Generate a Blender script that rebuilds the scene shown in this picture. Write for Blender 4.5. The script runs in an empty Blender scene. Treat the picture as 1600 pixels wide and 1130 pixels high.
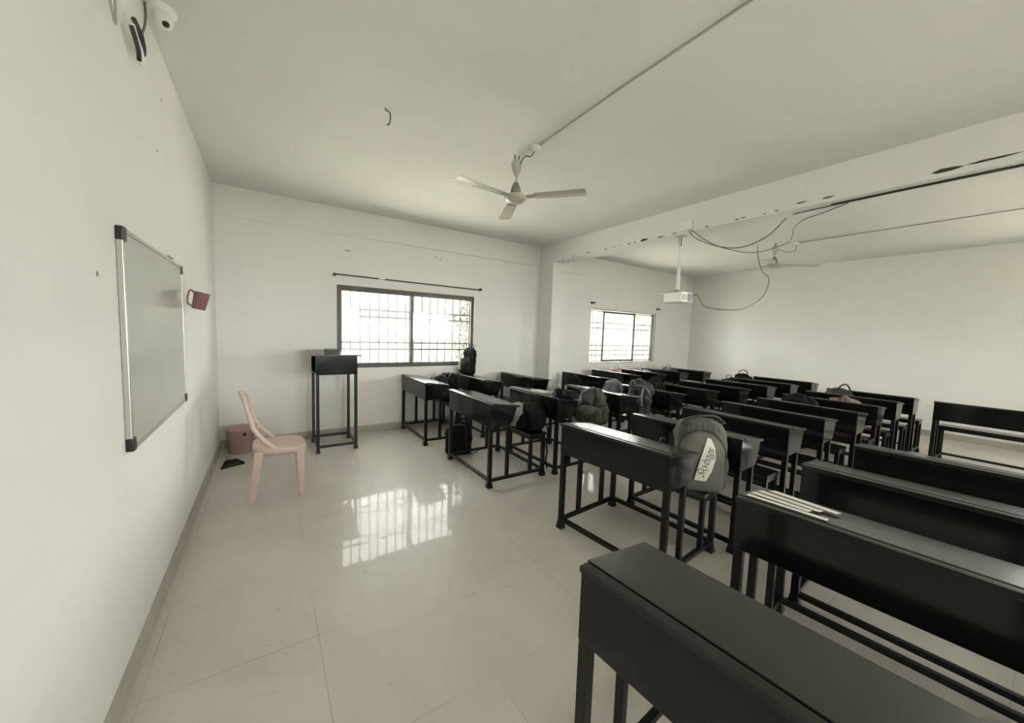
import bpy, bmesh, math, random
from mathutils import Vector, Matrix, Euler, noise
random.seed(7)
SC = bpy.context.scene
COL = SC.collection

# ------------------------------------------------------------------ camera
cam_d = bpy.data.cameras.new('camera'); cam = bpy.data.objects.new('camera', cam_d); COL.objects.link(cam)
cam_d.sensor_fit = 'HORIZONTAL'; cam_d.sensor_width = 36.0; cam_d.lens = 12.8984
cam_d.clip_start = 0.02; cam_d.clip_end = 200
cam.matrix_world = Matrix(((0.8329309, 0.0158476, -0.55315, 0.47533),
                           (-0.5523639, 0.0842681, -0.8293329, -5.22034),
                           (0.03347, 0.9963171, 0.0789431, 1.43),
                           (0, 0, 0, 1)))
SC.camera = cam

# ------------------------------------------------------------------ sky and exposure
SC.view_settings.view_transform = 'Standard'; SC.view_settings.look = 'None'
SC.view_settings.gamma = 1.0; SC.view_settings.use_curve_mapping = False
SC.view_settings.exposure = 2.13
SKY = 3.4
world = bpy.data.worlds.new('overcast_sky'); SC.world = world; world.use_nodes = True
bg = world.node_tree.nodes['Background']
bg.inputs['Color'].default_value = (1.0, 0.99, 0.965, 1); bg.inputs['Strength'].default_value = SKY
_n = world.node_tree.nodes; _l2 = world.node_tree.links      # hazy overcast sky: brighter low down, dimmer overhead
_tc = _n.new('ShaderNodeTexCoord'); _sx = _n.new('ShaderNodeSeparateXYZ'); _mr = _n.new('ShaderNodeMapRange')
_mr.interpolation_type = 'SMOOTHSTEP'
_mr.inputs['From Min'].default_value = .10; _mr.inputs['From Max'].default_value = .42
_mr.inputs['To Min'].default_value = SKY * 2.4; _mr.inputs['To Max'].default_value = SKY * .8
_l2.new(_tc.outputs['Generated'], _sx.inputs[0]); _l2.new(_sx.outputs['Z'], _mr.inputs['Value']); _l2.new(_mr.outputs[0], bg.inputs['Strength'])

sun_d = bpy.data.lights.new('sun', 'SUN'); sun_d.energy = 17; sun_d.angle = .02; sun_d.color = (1, .975, .93)
sun = bpy.data.objects.new('sun', sun_d); COL.objects.link(sun)
sun.rotation_euler = (0, math.radians(-35), 0)      # high, travelling along the window walls: lights the ground outside only

def portal(x0, x1, z0, z1, y, facing):
    l = bpy.data.lights.new('window_portal', 'AREA'); l.shape = 'RECTANGLE'
    l.size = x1 - x0; l.size_y = z1 - z0; l.cycles.is_portal = True
    o = bpy.data.objects.new('window_portal', l); COL.objects.link(o)
    o.location = ((x0 + x1) / 2, y, (z0 + z1) / 2)
    o.rotation_euler = (math.pi / 2 * (-1 if facing < 0 else 1), 0, 0)

# ------------------------------------------------------------------ room numbers
W, H, XB, HB = 9.275, 2.928, 4.47, 2.631
BW = 0.225                       # beam width
YF = -8.3                        # front wall, behind the camera
WIN = {1: (1.22, 3.21, 0.885, 1.97), 2: (5.80, 7.87, 0.86, 1.965)}
ADDED_RWIN = {3: (1.3, 3.2, 1.0, 2.15), 5: (4.9, 6.6, 1.0, 2.15)}  # unseen front wall windows, added to bring more light into the room
for k in WIN: portal(*WIN[k], 0.19, -1)
for k in ADDED_RWIN: portal(*ADDED_RWIN[k], YF - 0.19, 1)
ADDED_SWIN = (5.25, 7.05, 1.35, 2.5)    # unseen window added to the right wall to light the room, measured along -y
_l = bpy.data.lights.new('window_portal', 'AREA'); _l.shape = 'RECTANGLE'; _l.size = ADDED_SWIN[1] - ADDED_SWIN[0]; _l.size_y = ADDED_SWIN[3] - ADDED_SWIN[2]; _l.cycles.is_portal = True
_o = bpy.data.objects.new('window_portal', _l); COL.objects.link(_o); _o.location = (W + .19, -(ADDED_SWIN[0] + ADDED_SWIN[1]) / 2, (ADDED_SWIN[2] + ADDED_SWIN[3]) / 2)
_o.rotation_euler = (math.pi / 2, 0, math.pi / 2)

# ------------------------------------------------------------------ materials
def mat(name, col, rough=0.5, metal=0.0, spec=0.5, n=None, bump=0.0, bscale=40, var=0.0, vscale=3, coat=0.0, rvar=0.0, emit=None):
    m = bpy.data.materials.new(name); m.use_nodes = True
    nt = m.node_tree; b = nt.nodes['Principled BSDF']
    b.inputs['Base Color'].default_value = (*col, 1); b.inputs['Roughness'].default_value = rough
    b.inputs['Metallic'].default_value = metal; b.inputs['Specular IOR Level'].default_value = spec
    b.inputs['Coat Weight'].default_value = coat; b.inputs['Coat Roughness'].default_value = 0.08
    tc = nt.nodes.new('ShaderNodeTexCoord')
    if var or rvar:
        nz = nt.nodes.new('ShaderNodeTexNoise'); nz.inputs['Scale'].default_value = vscale
        nz.inputs['Detail'].default_value = 6; nz.inputs['Roughness'].default_value = .6
        nt.links.new(tc.outputs['Object'], nz.inputs['Vector'])
        if var:
            r = nt.nodes.new('ShaderNodeMapRange'); r.inputs['From Min'].default_value = .3; r.inputs['From Max'].default_value = .7
            r.inputs['To Min'].default_value = 1 - var; r.inputs['To Max'].default_value = 1 + var
            mx = nt.nodes.new('ShaderNodeMix'); mx.data_type = 'RGBA'; mx.blend_type = 'MULTIPLY'; mx.inputs[0].default_value = 1
            mx.inputs[6].default_value = (*col, 1)
            nt.links.new(nz.outputs['Fac'], r.inputs['Value']); nt.links.new(r.outputs[0], mx.inputs[7])
            nt.links.new(mx.outputs[2], b.inputs['Base Color'])
        if rvar:
            r2 = nt.nodes.new('ShaderNodeMapRange'); r2.inputs['From Min'].default_value = .3; r2.inputs['From Max'].default_value = .7
            r2.inputs['To Min'].default_value = max(0.02, rough - rvar); r2.inputs['To Max'].default_value = rough + rvar
            nt.links.new(nz.outputs['Fac'], r2.inputs['Value']); nt.links.new(r2.outputs[0], b.inputs['Roughness'])
    if bump:
        n2 = nt.nodes.new('ShaderNodeTexNoise'); n2.inputs['Scale'].default_value = bscale; n2.inputs['Detail'].default_value = 4
        bp = nt.nodes.new('ShaderNodeBump'); bp.inputs['Strength'].default_value = bump; bp.inputs['Distance'].default_value = .01
        nt.links.new(tc.outputs['Object'], n2.inputs['Vector']); nt.links.new(n2.outputs['Fac'], bp.inputs['Height'])
        nt.links.new(bp.outputs['Normal'], b.inputs['Normal'])
    return m

M = {}
M['wall'] = mat('painted_plaster', (.80, .79, .755), .75, bump=.12, bscale=14, var=.025, vscale=1.3, spec=.3)
M['ceiling'] = mat('ceiling_plaster', (.78, .77, .73), .8, bump=.15, bscale=9, var=.04, vscale=.9, spec=.3)
M['mark'] = mat('scuff_mark', (.30, .29, .25), .9)
M['chip'] = mat('bare_cement', (.05, .045, .035), .9)
M['paint'] = mat('black_gloss_paint', (.006, .0064, .005), .13, spec=.42, rvar=.02, vscale=2)
M['toppaint'] = mat('black_top_paint', (.011, .0115, .009), .22, spec=.5, rvar=.02, vscale=2)
M['steel'] = mat('black_painted_steel', (.005, .005, .0042), .3, spec=.35)
M['alu'] = mat('aluminium', (.50, .50, .46), .42, metal=.8)
M['board'] = mat('white_enamel_board', (.50, .50, .455), .16, spec=.5, var=.03, vscale=2)
M['blackplastic'] = mat('black_plastic', (.012, .012, .01), .35)
M['wframe'] = mat('brown_window_frame', (.055, .047, .035), .4)
M['wframe_pale'] = mat('pale_window_frame', (.5, .49, .42), .4)
M['grille'] = mat('white_iron_bar', (.17, .167, .15), .5)
M['rod'] = mat('dark_iron_rod', (.05, .042, .03), .4, metal=.3)
M['chair'] = mat('pink_beige_plastic', (.62, .475, .43), .28, spec=.5)
M['bucket'] = mat('pink_plastic', (.56, .385, .355), .35)
M['mug'] = mat('dark_pink_plastic', (.25, .125, .12), .35)
M['fan'] = mat('cream_fan_enamel', (.50, .48, .41), .3)
M['fandark'] = mat('dull_fan_enamel', (.26, .245, .20), .35)
M['white'] = mat('white_plastic', (.86, .855, .82), .4)
M['cable'] = mat('dark_cable', (.03, .028, .022), .5)
M['cable_grey'] = mat('grey_cable', (.16, .155, .13), .5)
M['conduit'] = mat('grey_conduit', (.42, .41, .36), .5)
M['paper'] = mat('white_paper', (.72, .70, .62), .7)
M['ink'] = mat('black_ink', (.02, .02, .02), .6)
M['green'] = mat('green_felt', (.17, .26, .19), .9)
M['wood'] = mat('duster_wood', (.03, .05, .035), .6)
M['olive'] = mat('olive_grey_fabric', (.09, .085, .067), .75, bump=.3, bscale=60, var=.15, vscale=8)
M['olive_light'] = mat('pale_olive_fabric', (.13, .123, .10), .7, bump=.2, bscale=60, var=.12, vscale=8)
M['black_fab'] = mat('black_fabric', (.005, .005, .0045), .7, bump=.3, bscale=40, spec=.2)
M['char_fab'] = mat('charcoal_fabric', (.022, .022, .019), .55, bump=.4, bscale=30, spec=.5)
M['grey_fab'] = mat('grey_fabric', (.30, .29, .26), .7, bump=.3, bscale=30)
M['brown_fab'] = mat('brown_grey_fabric', (.042, .037, .029), .6, bump=.4, bscale=26, var=.2, vscale=9)
M['blue_fab'] = mat('blue_grey_fabric', (.13, .14, .16), .7, bump=.3, bscale=30)
M['pink_fab'] = mat('dusty_pink_fabric', (.40, .24, .24), .75, bump=.3, bscale=30, var=.2, vscale=14)
M['rust_fab'] = mat('dusty_brown_pink_fabric', (.24, .15, .135), .75, bump=.3, bscale=30, var=.2, vscale=14)
M['glassy'] = mat('clear_plastic', (.35, .35, .33), .15)
M['outwall'] = mat('outside_render', (.20, .198, .18), .9, var=.1, vscale=4)
M['outground'] = mat('outside_ground', (.52, .505, .46), .95)
M['leaf'] = mat('leaf', (.026, .030, .014), .7, var=.3, vscale=3)
M['bark'] = mat('bark', (.08, .065, .045), .9)
M['door'] = mat('door_paint', (.30, .25, .2), .5)

def glass_mat(name, tint, haze):
    m = bpy.data.materials.new(name); m.use_nodes = True; nt = m.node_tree
    for n in list(nt.nodes): nt.nodes.remove(n)
    out = nt.nodes.new('ShaderNodeOutputMaterial'); mix = nt.nodes.new('ShaderNodeMixShader')
    tr = nt.nodes.new('ShaderNodeBsdfTransparent'); tr.inputs[0].default_value = (*tint, 1)
    gl = nt.nodes.new('ShaderNodeBsdfGlossy'); gl.inputs['Roughness'].default_value = .03
    lw = nt.nodes.new('ShaderNodeLayerWeight'); pw = nt.nodes.new('ShaderNodeMath'); pw.operation = 'POWER'; pw.inputs[1].default_value = 5
    fr = nt.nodes.new('ShaderNodeMath'); fr.operation = 'MULTIPLY_ADD'; fr.inputs[1].default_value = .9; fr.inputs[2].default_value = .03
    nt.links.new(lw.outputs['Facing'], pw.inputs[0]); nt.links.new(pw.outputs[0], fr.inputs[0])
    nt.links.new(fr.outputs[0], mix.inputs[0]); nt.links.new(tr.outputs[0], mix.inputs[1]); nt.links.new(gl.outputs[0], mix.inputs[2])
    last = mix
    if haze:
        m2 = nt.nodes.new('ShaderNodeMixShader'); m2.inputs[0].default_value = haze
        tl = nt.nodes.new('ShaderNodeBsdfTranslucent'); tl.inputs[0].default_value = (.9, .9, .86, 1)
        nt.links.new(mix.outputs[0], m2.inputs[1]); nt.links.new(tl.outputs[0], m2.inputs[2]); last = m2
    nt.links.new(last.outputs[0], out.inputs[0])
    return m
M['glass'] = glass_mat('clear_glass', (.97, .98, .96), 0)
M['frost'] = glass_mat('hazy_glass', (.93, .94, .92), .03)

def floor_material():
    m = bpy.data.materials.new('polished_floor_tiles'); m.use_nodes = True; nt = m.node_tree
    b = nt.nodes['Principled BSDF']; tc = nt.nodes.new('ShaderNodeTexCoord')
    N = nt.nodes.new; L = nt.links.new
    n1 = N('ShaderNodeTexNoise'); n1.inputs['Scale'].default_value = 1.6; n1.inputs['Detail'].default_value = 8; n1.inputs['Roughness'].default_value = .65
    n1.inputs['Distortion'].default_value = .8
    cr = N('ShaderNodeValToRGB'); cr.color_ramp.elements[0].position = .3; cr.color_ramp.elements[1].position = .72
    cr.color_ramp.elements[0].color = (.56, .528, .475, 1); cr.color_ramp.elements[1].color = (.66, .628, .57, 1)
    n3 = N('ShaderNodeTexNoise'); n3.inputs['Scale'].default_value = 5.5; n3.inputs['Detail'].default_value = 10; n3.inputs['Roughness'].default_value = .75
    n3.inputs['Distortion'].default_value = 2.5
    cr3 = N('ShaderNodeValToRGB'); cr3.color_ramp.elements[0].position = .30; cr3.color_ramp.elements[1].position = .40
    cr3.color_ramp.elements[0].color = (.60, .57, .53, 1); cr3.color_ramp.elements[1].color = (1, 1, 1, 1)
    mul = N('ShaderNodeMix'); mul.data_type = 'RGBA'; mul.blend_type = 'MULTIPLY'; mul.inputs[0].default_value = .7
    for n in (n1, n3): L(tc.outputs['Object'], n.inputs['Vector'])
    L(n1.outputs['Fac'], cr.inputs[0]); L(n3.outputs['Fac'], cr3.inputs[0])
    L(cr.outputs[0], mul.inputs[6]); L(cr3.outputs[0], mul.inputs[7])
    # tile joints, 0.6 m square
    mp = N('ShaderNodeMapping'); mp.inputs['Location'].default_value = (-0.05, 0.42 - .6 * 0, 0)
    L(tc.outputs['Object'], mp.inputs['Vector'])
    sx = N('ShaderNodeSeparateXYZ'); L(mp.outputs[0], sx.inputs[0])
    outs = []
    for ax in ('X', 'Y'):
        pp = N('ShaderNodeMath'); pp.operation = 'PINGPONG'; pp.inputs[1].default_value = .3; L(sx.outputs[ax], pp.inputs[0])
        lt = N('ShaderNodeMath'); lt.operation = 'LESS_THAN'; lt.inputs[1].default_value = .0018; L(pp.outputs[0], lt.inputs[0]); outs.append(lt)
    mxx = N('ShaderNodeMath'); mxx.operation = 'MAXIMUM'; L(outs[0].outputs[0], mxx.inputs[0]); L(outs[1].outputs[0], mxx.inputs[1])
    n4 = N('ShaderNodeTexNoise'); n4.inputs['Scale'].default_value = 1.1; L(tc.outputs['Object'], n4.inputs['Vector'])
    r4 = N('ShaderNodeMapRange'); r4.inputs['From Min'].default_value = .38; r4.inputs['From Max'].default_value = .62; L(n4.outputs['Fac'], r4.inputs['Value'])
    mm = N('ShaderNodeMath'); mm.operation = 'MULTIPLY'; L(mxx.outputs[0], mm.inputs[0]); L(r4.outputs[0], mm.inputs[1])
    jm = N('ShaderNodeMix'); jm.data_type = 'RGBA'; L(mm.outputs[0], jm.inputs[0]); L(mul.outputs[2], jm.inputs[6]); jm.inputs[7].default_value = (.38, .355, .31, 1)
    L(jm.outputs[2], b.inputs['Base Color'])
    rr = N('ShaderNodeMapRange'); rr.inputs['To Min'].default_value = .02; rr.inputs['To Max'].default_value = .10
    n5 = N('ShaderNodeTexNoise'); n5.inputs['Scale'].default_value = 2.6; n5.inputs['Detail'].default_value = 6; L(tc.outputs['Object'], n5.inputs['Vector'])
    rr.inputs['From Min'].default_value = .35; rr.inputs['From Max'].default_value = .7
    L(n5.outputs['Fac'], rr.inputs['Value']); L(rr.outputs[0], b.inputs['Coat Roughness']); b.inputs['Roughness'].default_value = .38
    b.inputs['Specular IOR Level'].default_value = .35; b.inputs['Coat Weight'].default_value = .38; b.inputs['Coat IOR'].default_value = 1.45
    n6 = N('ShaderNodeTexNoise'); n6.inputs['Scale'].default_value = 7; n6.inputs['Detail'].default_value = 1; L(tc.outputs['Object'], n6.inputs['Vector'])
    bp = N('ShaderNodeBump'); bp.inputs['Strength'].default_value = .05; bp.inputs['Distance'].default_value = .01
    L(n6.outputs['Fac'], bp.inputs['Height']); L(bp.outputs[0], b.inputs['Normal']); L(bp.outputs[0], b.inputs['Coat Normal'])
    return m
M['floor'] = floor_material()
M['skirt'] = mat('skirting_tile', (.43, .40, .345), .35, var=.1, vscale=5)

# ------------------------------------------------------------------ mesh helpers
class MB:
    def __init__(s): s.v = []; s.f = []; s.mi = []
    def add(s, vs, fs, mi=0):
        o = len(s.v); s.v += [tuple(v) for v in vs]; s.f += [tuple(i + o for i in f) for f in fs]; s.mi += [mi] * len(fs); return s
    def box(s, x0, x1, y0, y1, z0, z1, mi=0):
        vs = [(x, y, z) for z in (z0, z1) for x, y in ((x0, y0), (x1, y0), (x1, y1), (x0, y1))]
        return s.add(vs, [(0, 3, 2, 1), (4, 5, 6, 7), (0, 1, 5, 4), (1, 2, 6, 5), (2, 3, 7, 6), (3, 0, 4, 7)], mi)
    def prism(s, poly, a, b, axis='y', mi=0):
        """poly: (p, q) pairs; axis y -> p=x q=z ; axis x -> p=y q=z ; axis z -> p=x q=y"""
        def P(p, q, t): return {'y': (p, t, q), 'x': (t, p, q), 'z': (p, q, t)}[axis]
        n = len(poly); vs = [P(p, q, a) for p, q in poly] + [P(p, q, b) for p, q in poly]
        fs = [tuple(range(n))[::-1], tuple(range(n, 2 * n))] + [(i, (i + 1) % n, n + (i + 1) % n, n + i) for i in range(n)]
        return s.add(vs, fs, mi)
    def bar(s, p0, p1, w, h=None, up=(0, 0, 1), mi=0, w1=None, h1=None):
        h = h or w; w1 = w1 or w; h1 = h1 or h
        p0 = Vector(p0); p1 = Vector(p1); d = (p1 - p0).normalized(); u = Vector(up)
        if abs(d.dot(u)) > .95: u = Vector((1, 0, 0))
        a = d.cross(u).normalized(); c = a.cross(d).normalized(); vs = []
        for p, ww, hh in ((p0, w, h), (p1, w1, h1)):
            for i, j in ((-1, -1), (1, -1), (1, 1), (-1, 1)): vs.append(p + a * ww / 2 * i + c * hh / 2 * j)
        return s.add(vs, [(0, 3, 2, 1), (4, 5, 6, 7), (0, 1, 5, 4), (1, 2, 6, 5), (2, 3, 7, 6), (3, 0, 4, 7)], mi)
    def tube(s, pts, r, n=8, mi=0, closed=False, flat=1.0):
        pts = [Vector(p) for p in pts]; rs = r if isinstance(r, (list, tuple)) else [r] * len(pts); N = len(pts); vs = []
        prev = None
        for i, p in enumerate(pts):
            if closed: d = pts[(i + 1) % N] - pts[i - 1]
            else: d = pts[min(i + 1, N - 1)] - pts[max(i - 1, 0)]
            d = d.normalized() if d.length > 1e-9 else Vector((0, 0, 1))
            if prev is None:
                a = d.cross(Vector((0, 0, 1)));
                if a.length < .1: a = d.cross(Vector((1, 0, 0)))
                a.normalize()
            else: a = (prev - d * prev.dot(d)).normalized()
            prev = a; c = d.cross(a)
            for k in range(n):
                t = 2 * math.pi * k / n; vs.append(p + a * math.cos(t) * rs[i] + c * math.sin(t) * rs[i] * flat)
        fs = []
        for i in range(N if closed else N - 1):
            j = (i + 1) % N
            for k in range(n): fs.append((i * n + k, i * n + (k + 1) % n, j * n + (k + 1) % n, j * n + k))
        if not closed: fs += [tuple(range(n))[::-1], tuple((N - 1) * n + k for k in range(n))]
        return s.add(vs, fs, mi)
    def lathe(s, prof, n=32, c=(0, 0, 0), mi=0, cap=True):
        vs = []; 
        for r, z in prof:
            for k in range(n):
                t = 2 * math.pi * k / n; vs.append((c[0] + r * math.cos(t), c[1] + r * math.sin(t), c[2] + z))
        fs = [(i * n + k, i * n + (k + 1) % n, (i + 1) * n + (k + 1) % n, (i + 1) * n + k) for i in range(len(prof) - 1) for k in range(n)]
        if cap: fs += [tuple(range(n))[::-1], tuple((len(prof) - 1) * n + k for k in range(n))]
        return s.add(vs, fs, mi)
    def build(s, name, m, parent=None, bevel=0, smooth=False, seg=2):
        me = bpy.data.meshes.new(name); me.from_pydata(s.v, [], s.f)
        ms = m if isinstance(m, list) else [m]
        for x in ms: me.materials.append(x)
        for p, i in zip(me.polygons, s.mi): p.material_index = i
        bm = bmesh.new(); bm.from_mesh(me); bmesh.ops.recalc_face_normals(bm, faces=bm.faces)
        if bevel: bmesh.ops.bevel(bm, geom=list(bm.edges), offset=bevel, segments=seg, affect='EDGES', profile=.6, clamp_overlap=True)
        bm.to_mesh(me); bm.free()
        if smooth:
            for p in me.polygons: p.use_smooth = True
        o = bpy.data.objects.new(name, me); COL.objects.link(o)
        if parent: o.parent = parent
        return o

def thing(name, label, cat, loc=(0, 0, 0), rot=(0, 0, 0), group=None):
    o = bpy.data.objects.new(name, None); COL.objects.link(o); o.empty_display_size = .1
    o.location = loc; o.rotation_euler = rot; o['label'] = label; o['category'] = cat
    if group: o['group'] = group
    return o
def tag(o, label, cat, group=None):
    o['label'] = label; o['category'] = cat
    if group: o['group'] = group
    return o
def struct(o): o['kind'] = 'structure'; return o
def copy_thing(root, label, loc, rot, scale=None):
    def rec(o, par):
        c = o.copy(); COL.objects.link(c)
        if par: c.parent = par
        for ch in kids.get(o.name, []): rec(ch, c)
        return c
    kids = {}
    for o in root.children_recursive: kids.setdefault(o.parent.name, []).append(o)
    r = rec(root, None); r.location = loc; r.rotation_euler = rot; r['label'] = label
    if scale: r.scale = scale
    return r
def catmull(pts, k=6):
    P = [Vector(p) for p in pts]; out = []
    for i in range(len(P) - 1):
        a = P[max(i - 1, 0)]; b = P[i]; c = P[i + 1]; d = P[min(i + 2, len(P) - 1)]
        for j in range(k):
            t = j / k; out.append(.5 * ((2 * b) + (c - a) * t + (2 * a - 5 * b + 4 * c - d) * t * t + (3 * b - a - 3 * c + d) * t ** 3))
    out.append(P[-1]); return out

# ------------------------------------------------------------------ room shell
def wall_y(name, y0, y1, wins):
    mb = MB(); xs = [-.2]; 
    for k in sorted(wins):
        x0, x1, z0, z1 = wins[k]
        mb.box(xs[-1], x0, y0, y1, 0, H); mb.box(x0, x1, y0, y1, 0, z0); mb.box(x0, x1, y0, y1, z1, H); xs.append(x1)
    mb.box(xs[-1], W + .2, y0, y1, 0, H)
    return mb
struct(MB().box(-.2, W + .2, YF - .2, .2, -.12, 0).build('floor', M['floor']))
struct(MB().box(-.2, W + .2, YF - .2, .2, H, H + .15).build('ceiling', M['ceiling']))
wb = wall_y('wall_back', 0, .2, WIN)
# shallow plaster band standing a few millimetres proud along the top of the wall
wb.prism([(-.012, 2.605), (0, 2.595), (0, H), (-.012, H)], 0, XB, 'x')
wb.prism([(-.012, 2.585), (0, 2.575), (0, H), (-.012, H)], XB + BW, 5.6, 'x')
for x, z, l, h, m in ((1.35, 2.41, .035, .006, 1), (2.62, 2.47, .010, .010, 1), (2.54, 2.49, .03, .004, 1)):
    wb.box(x - l, x + l, -.0008, 0, z - h, z + h, mi=m)
struct(wb.build('wall_back', [M['wall'], M['mark']]))
struct(wall_y('wall_front', YF - .2, YF, ADDED_RWIN).build('wall_front', M['wall']))
wl = MB().box(-.2, 0, YF, 0, 0, H)
for y, z, l, h in ((-2.31, 2.66, .012, .007), (-2.46, 2.33, .014, .004), (-3.40, 1.58, .010, .008)): wl.box(0, .0008, y - l, y + l, z - h, z + h, mi=1)
struct(wl.build('wall_left', [M['wall'], M['mark']]))
struct(MB().box(W, W + .2, -ADDED_SWIN[0], 0, 0, H).box(W, W + .2, -ADDED_SWIN[1], -ADDED_SWIN[0], 0, ADDED_SWIN[2]).box(W, W + .2, -ADDED_SWIN[1], -ADDED_SWIN[0], ADDED_SWIN[3], H).box(W, W + .2, YF, -ADDED_SWIN[1], 0, H).build('wall_right', M['wall']))
# column and beam with chipped lower arris
struct(MB().box(XB, XB + BW, -.38, 0, 0, HB).build('trim_1', M['wall']))
bm_ = MB().box(XB, XB + BW, YF, 0, HB, H)
chips = [(-.62, .05, .012), (-.86, .06, .012), (-1.18, .08, .014), (-1.52, .06, .013), (-1.68, .03, .012), (-1.78, .03, .012), (-1.93, .07, .014), (-2.02, .04, .012),
         (-2.16, .13, .035), (-2.40, .12, .014), (-2.58, .08, .012), (-2.68, .03, .01), (-2.96, .05, .012), (-3.27, .05, .012), (-3.33, .05, .012), (-3.52, .03, .01),
         (-3.62, .05, .010), (-3.81, .09, .013), (-4.00, .09, .014), (-4.66, .16, .03), (-4.86, .25, .016)]
for i, (y, l, h) in enumerate(chips):
    z = HB + .016 + (i % 3) * .004 + (0 if i < 17 else .02)
    pts = [(y + l / 2, z), (y + l * .2, z + h * .55), (y - l * .2, z + h * .4), (y - l / 2, z - h * .1 + .004), (y - l * .15, z - h * .35), (y + l * .3, z - h * .4)]
    bm_.prism(pts, XB - .0012, XB + .001, 'x', mi=1)
struct(bm_.build('trim_2', [M['wall'], M['chip']]))
# skirting
for nm, b in (('baseboard_back', [(0.012, XB, -.012, 0), (XB + BW, W - .012, -.012, 0)]), ('baseboard_left', [(0, .014, YF, -.012)]),
              ('baseboard_right', [(W - .012, W, YF, 0)]), ('baseboard_front', [(.014, 3.6, YF, YF + .012), (4.6, W - .012, YF, YF + .012)])):
    mb = MB()
    for x0, x1, y0, y1 in b: mb.box(x0, x1, y0, y1, 0, .092)
    struct(mb.build(nm, M['skirt']))
# door behind the camera, closed
d_ = MB().box(3.62, 4.58, YF, YF + .03, 0, 2.1).build('door_1', M['door']); struct(d_)
MB().box(3.62, 3.68, YF + .03, YF + .05, 0, 2.1).box(4.52, 4.58, YF + .03, YF + .05, 0, 2.1).box(3.68, 4.52, YF + .03, YF + .05, 2.04, 2.1).build('door_frame', M['wframe'], d_)
MB().tube([(4.42, YF + .03, 1.0), (4.42, YF + .07, 1.0), (4.32, YF + .07, 1.0)], .008).build('door_handle', M['alu'], d_)

def rect_frame(mb, x0, x1, z0, z1, y0, y1, t, tb=None):
    tb = tb or t
    mb.box(x0, x0 + t, y0, y1, z0, z1); mb.box(x1 - t, x1, y0, y1, z0, z1)
    mb.box(x0 + t, x1 - t, y0, y1, z0, z0 + tb); mb.box(x0 + t, x1 - t, y0, y1, z1 - t, z1)
    return mb
def grille(x0, x1, z0, z1, y, nv, zs):
    mb = MB()
    for i in range(nv):
        x = x0 + (x1 - x0) * (i + .5) / nv; mb.tube([(x, y, z0), (x, y, z1)], .0112, 6)
    for z in zs: mb.box(x0, x1, y - .003, y + .003, z - .012, z + .012)
    return mb
def window(n, dims, outer, panes, nv, zs, gy=.14, fy=.035):
    x0, x1, z0, z1 = dims
    fr = struct(rect_frame(MB(), x0, x1, z0, z1, fy, fy + .07, .045 if outer == 'wframe' else .03, .04 if outer == 'wframe' else .025).build('window_%d' % n, M[outer], bevel=.002))
    for (a, b, fm, gm, dy, t) in panes:
        s = rect_frame(MB(), a, b, z0 + .03, z1 - .035, fy + dy, fy + dy + .022, t).build('window_sash', M[fm], fr, bevel=.002)
        MB().box(a + t, b - t, fy + dy + .009, fy + dy + .013, z0 + .03 + t, z1 - .035 - t).build('glass_pane', M[gm], s)
    g = grille(x0, x1, z0, z1, gy, nv, zs).build('window_grille', M['grille'], fr)
    return fr
window(1, WIN[1], 'wframe', [(1.25, 2.235, 'wframe', 'frost', .004, .035), (2.19, 3.185, 'wframe', 'glass', .040, .03)], 16, (1.675, 1.58, 1.225, 1.13))
window(2, WIN[2], 'wframe_pale', [(6.19, 7.20, 'wframe', 'frost', .004, .04), (5.82, 6.24, 'wframe_pale', 'glass', .040, .02), (7.16, 7.85, 'wframe_pale', 'glass', .040, .03)], 16, (1.69, 1.58, 1.22, 1.12, 1.02))
MB().box(7.775, 7.81, .03, .075, .9, 1.93).build('window_frame', M['wframe'], bpy.data.objects['window_2'])
for k in ADDED_RWIN:
    x0, x1, z0, z1 = ADDED_RWIN[k]; xm = -(x0 + x1) / 2
    o = window(k, (-x1, -x0, z0, z1), 'wframe', [(-x1 + .03, xm + .02, 'wframe', 'glass', .004, .035), (xm - .02, -x0 - .03, 'wframe', 'glass', .040, .035)], 12, (1.5,), gy=.14, fy=.035)
    o.location = (0, YF, 0); o.rotation_euler = (0, 0, math.pi)
x0, x1, z0, z1 = ADDED_SWIN; xm = (x0 + x1) / 2
o = window(4, ADDED_SWIN, 'wframe', [(x0 + .03, xm + .02, 'wframe', 'glass', .004, .035), (xm - .02, x1 - .03, 'wframe', 'glass', .040, .035)], 16, (1.5,), gy=.14, fy=.035)
o.location = (W, 0, 0); o.rotation_euler = (0, 0, -math.pi / 2)

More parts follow.
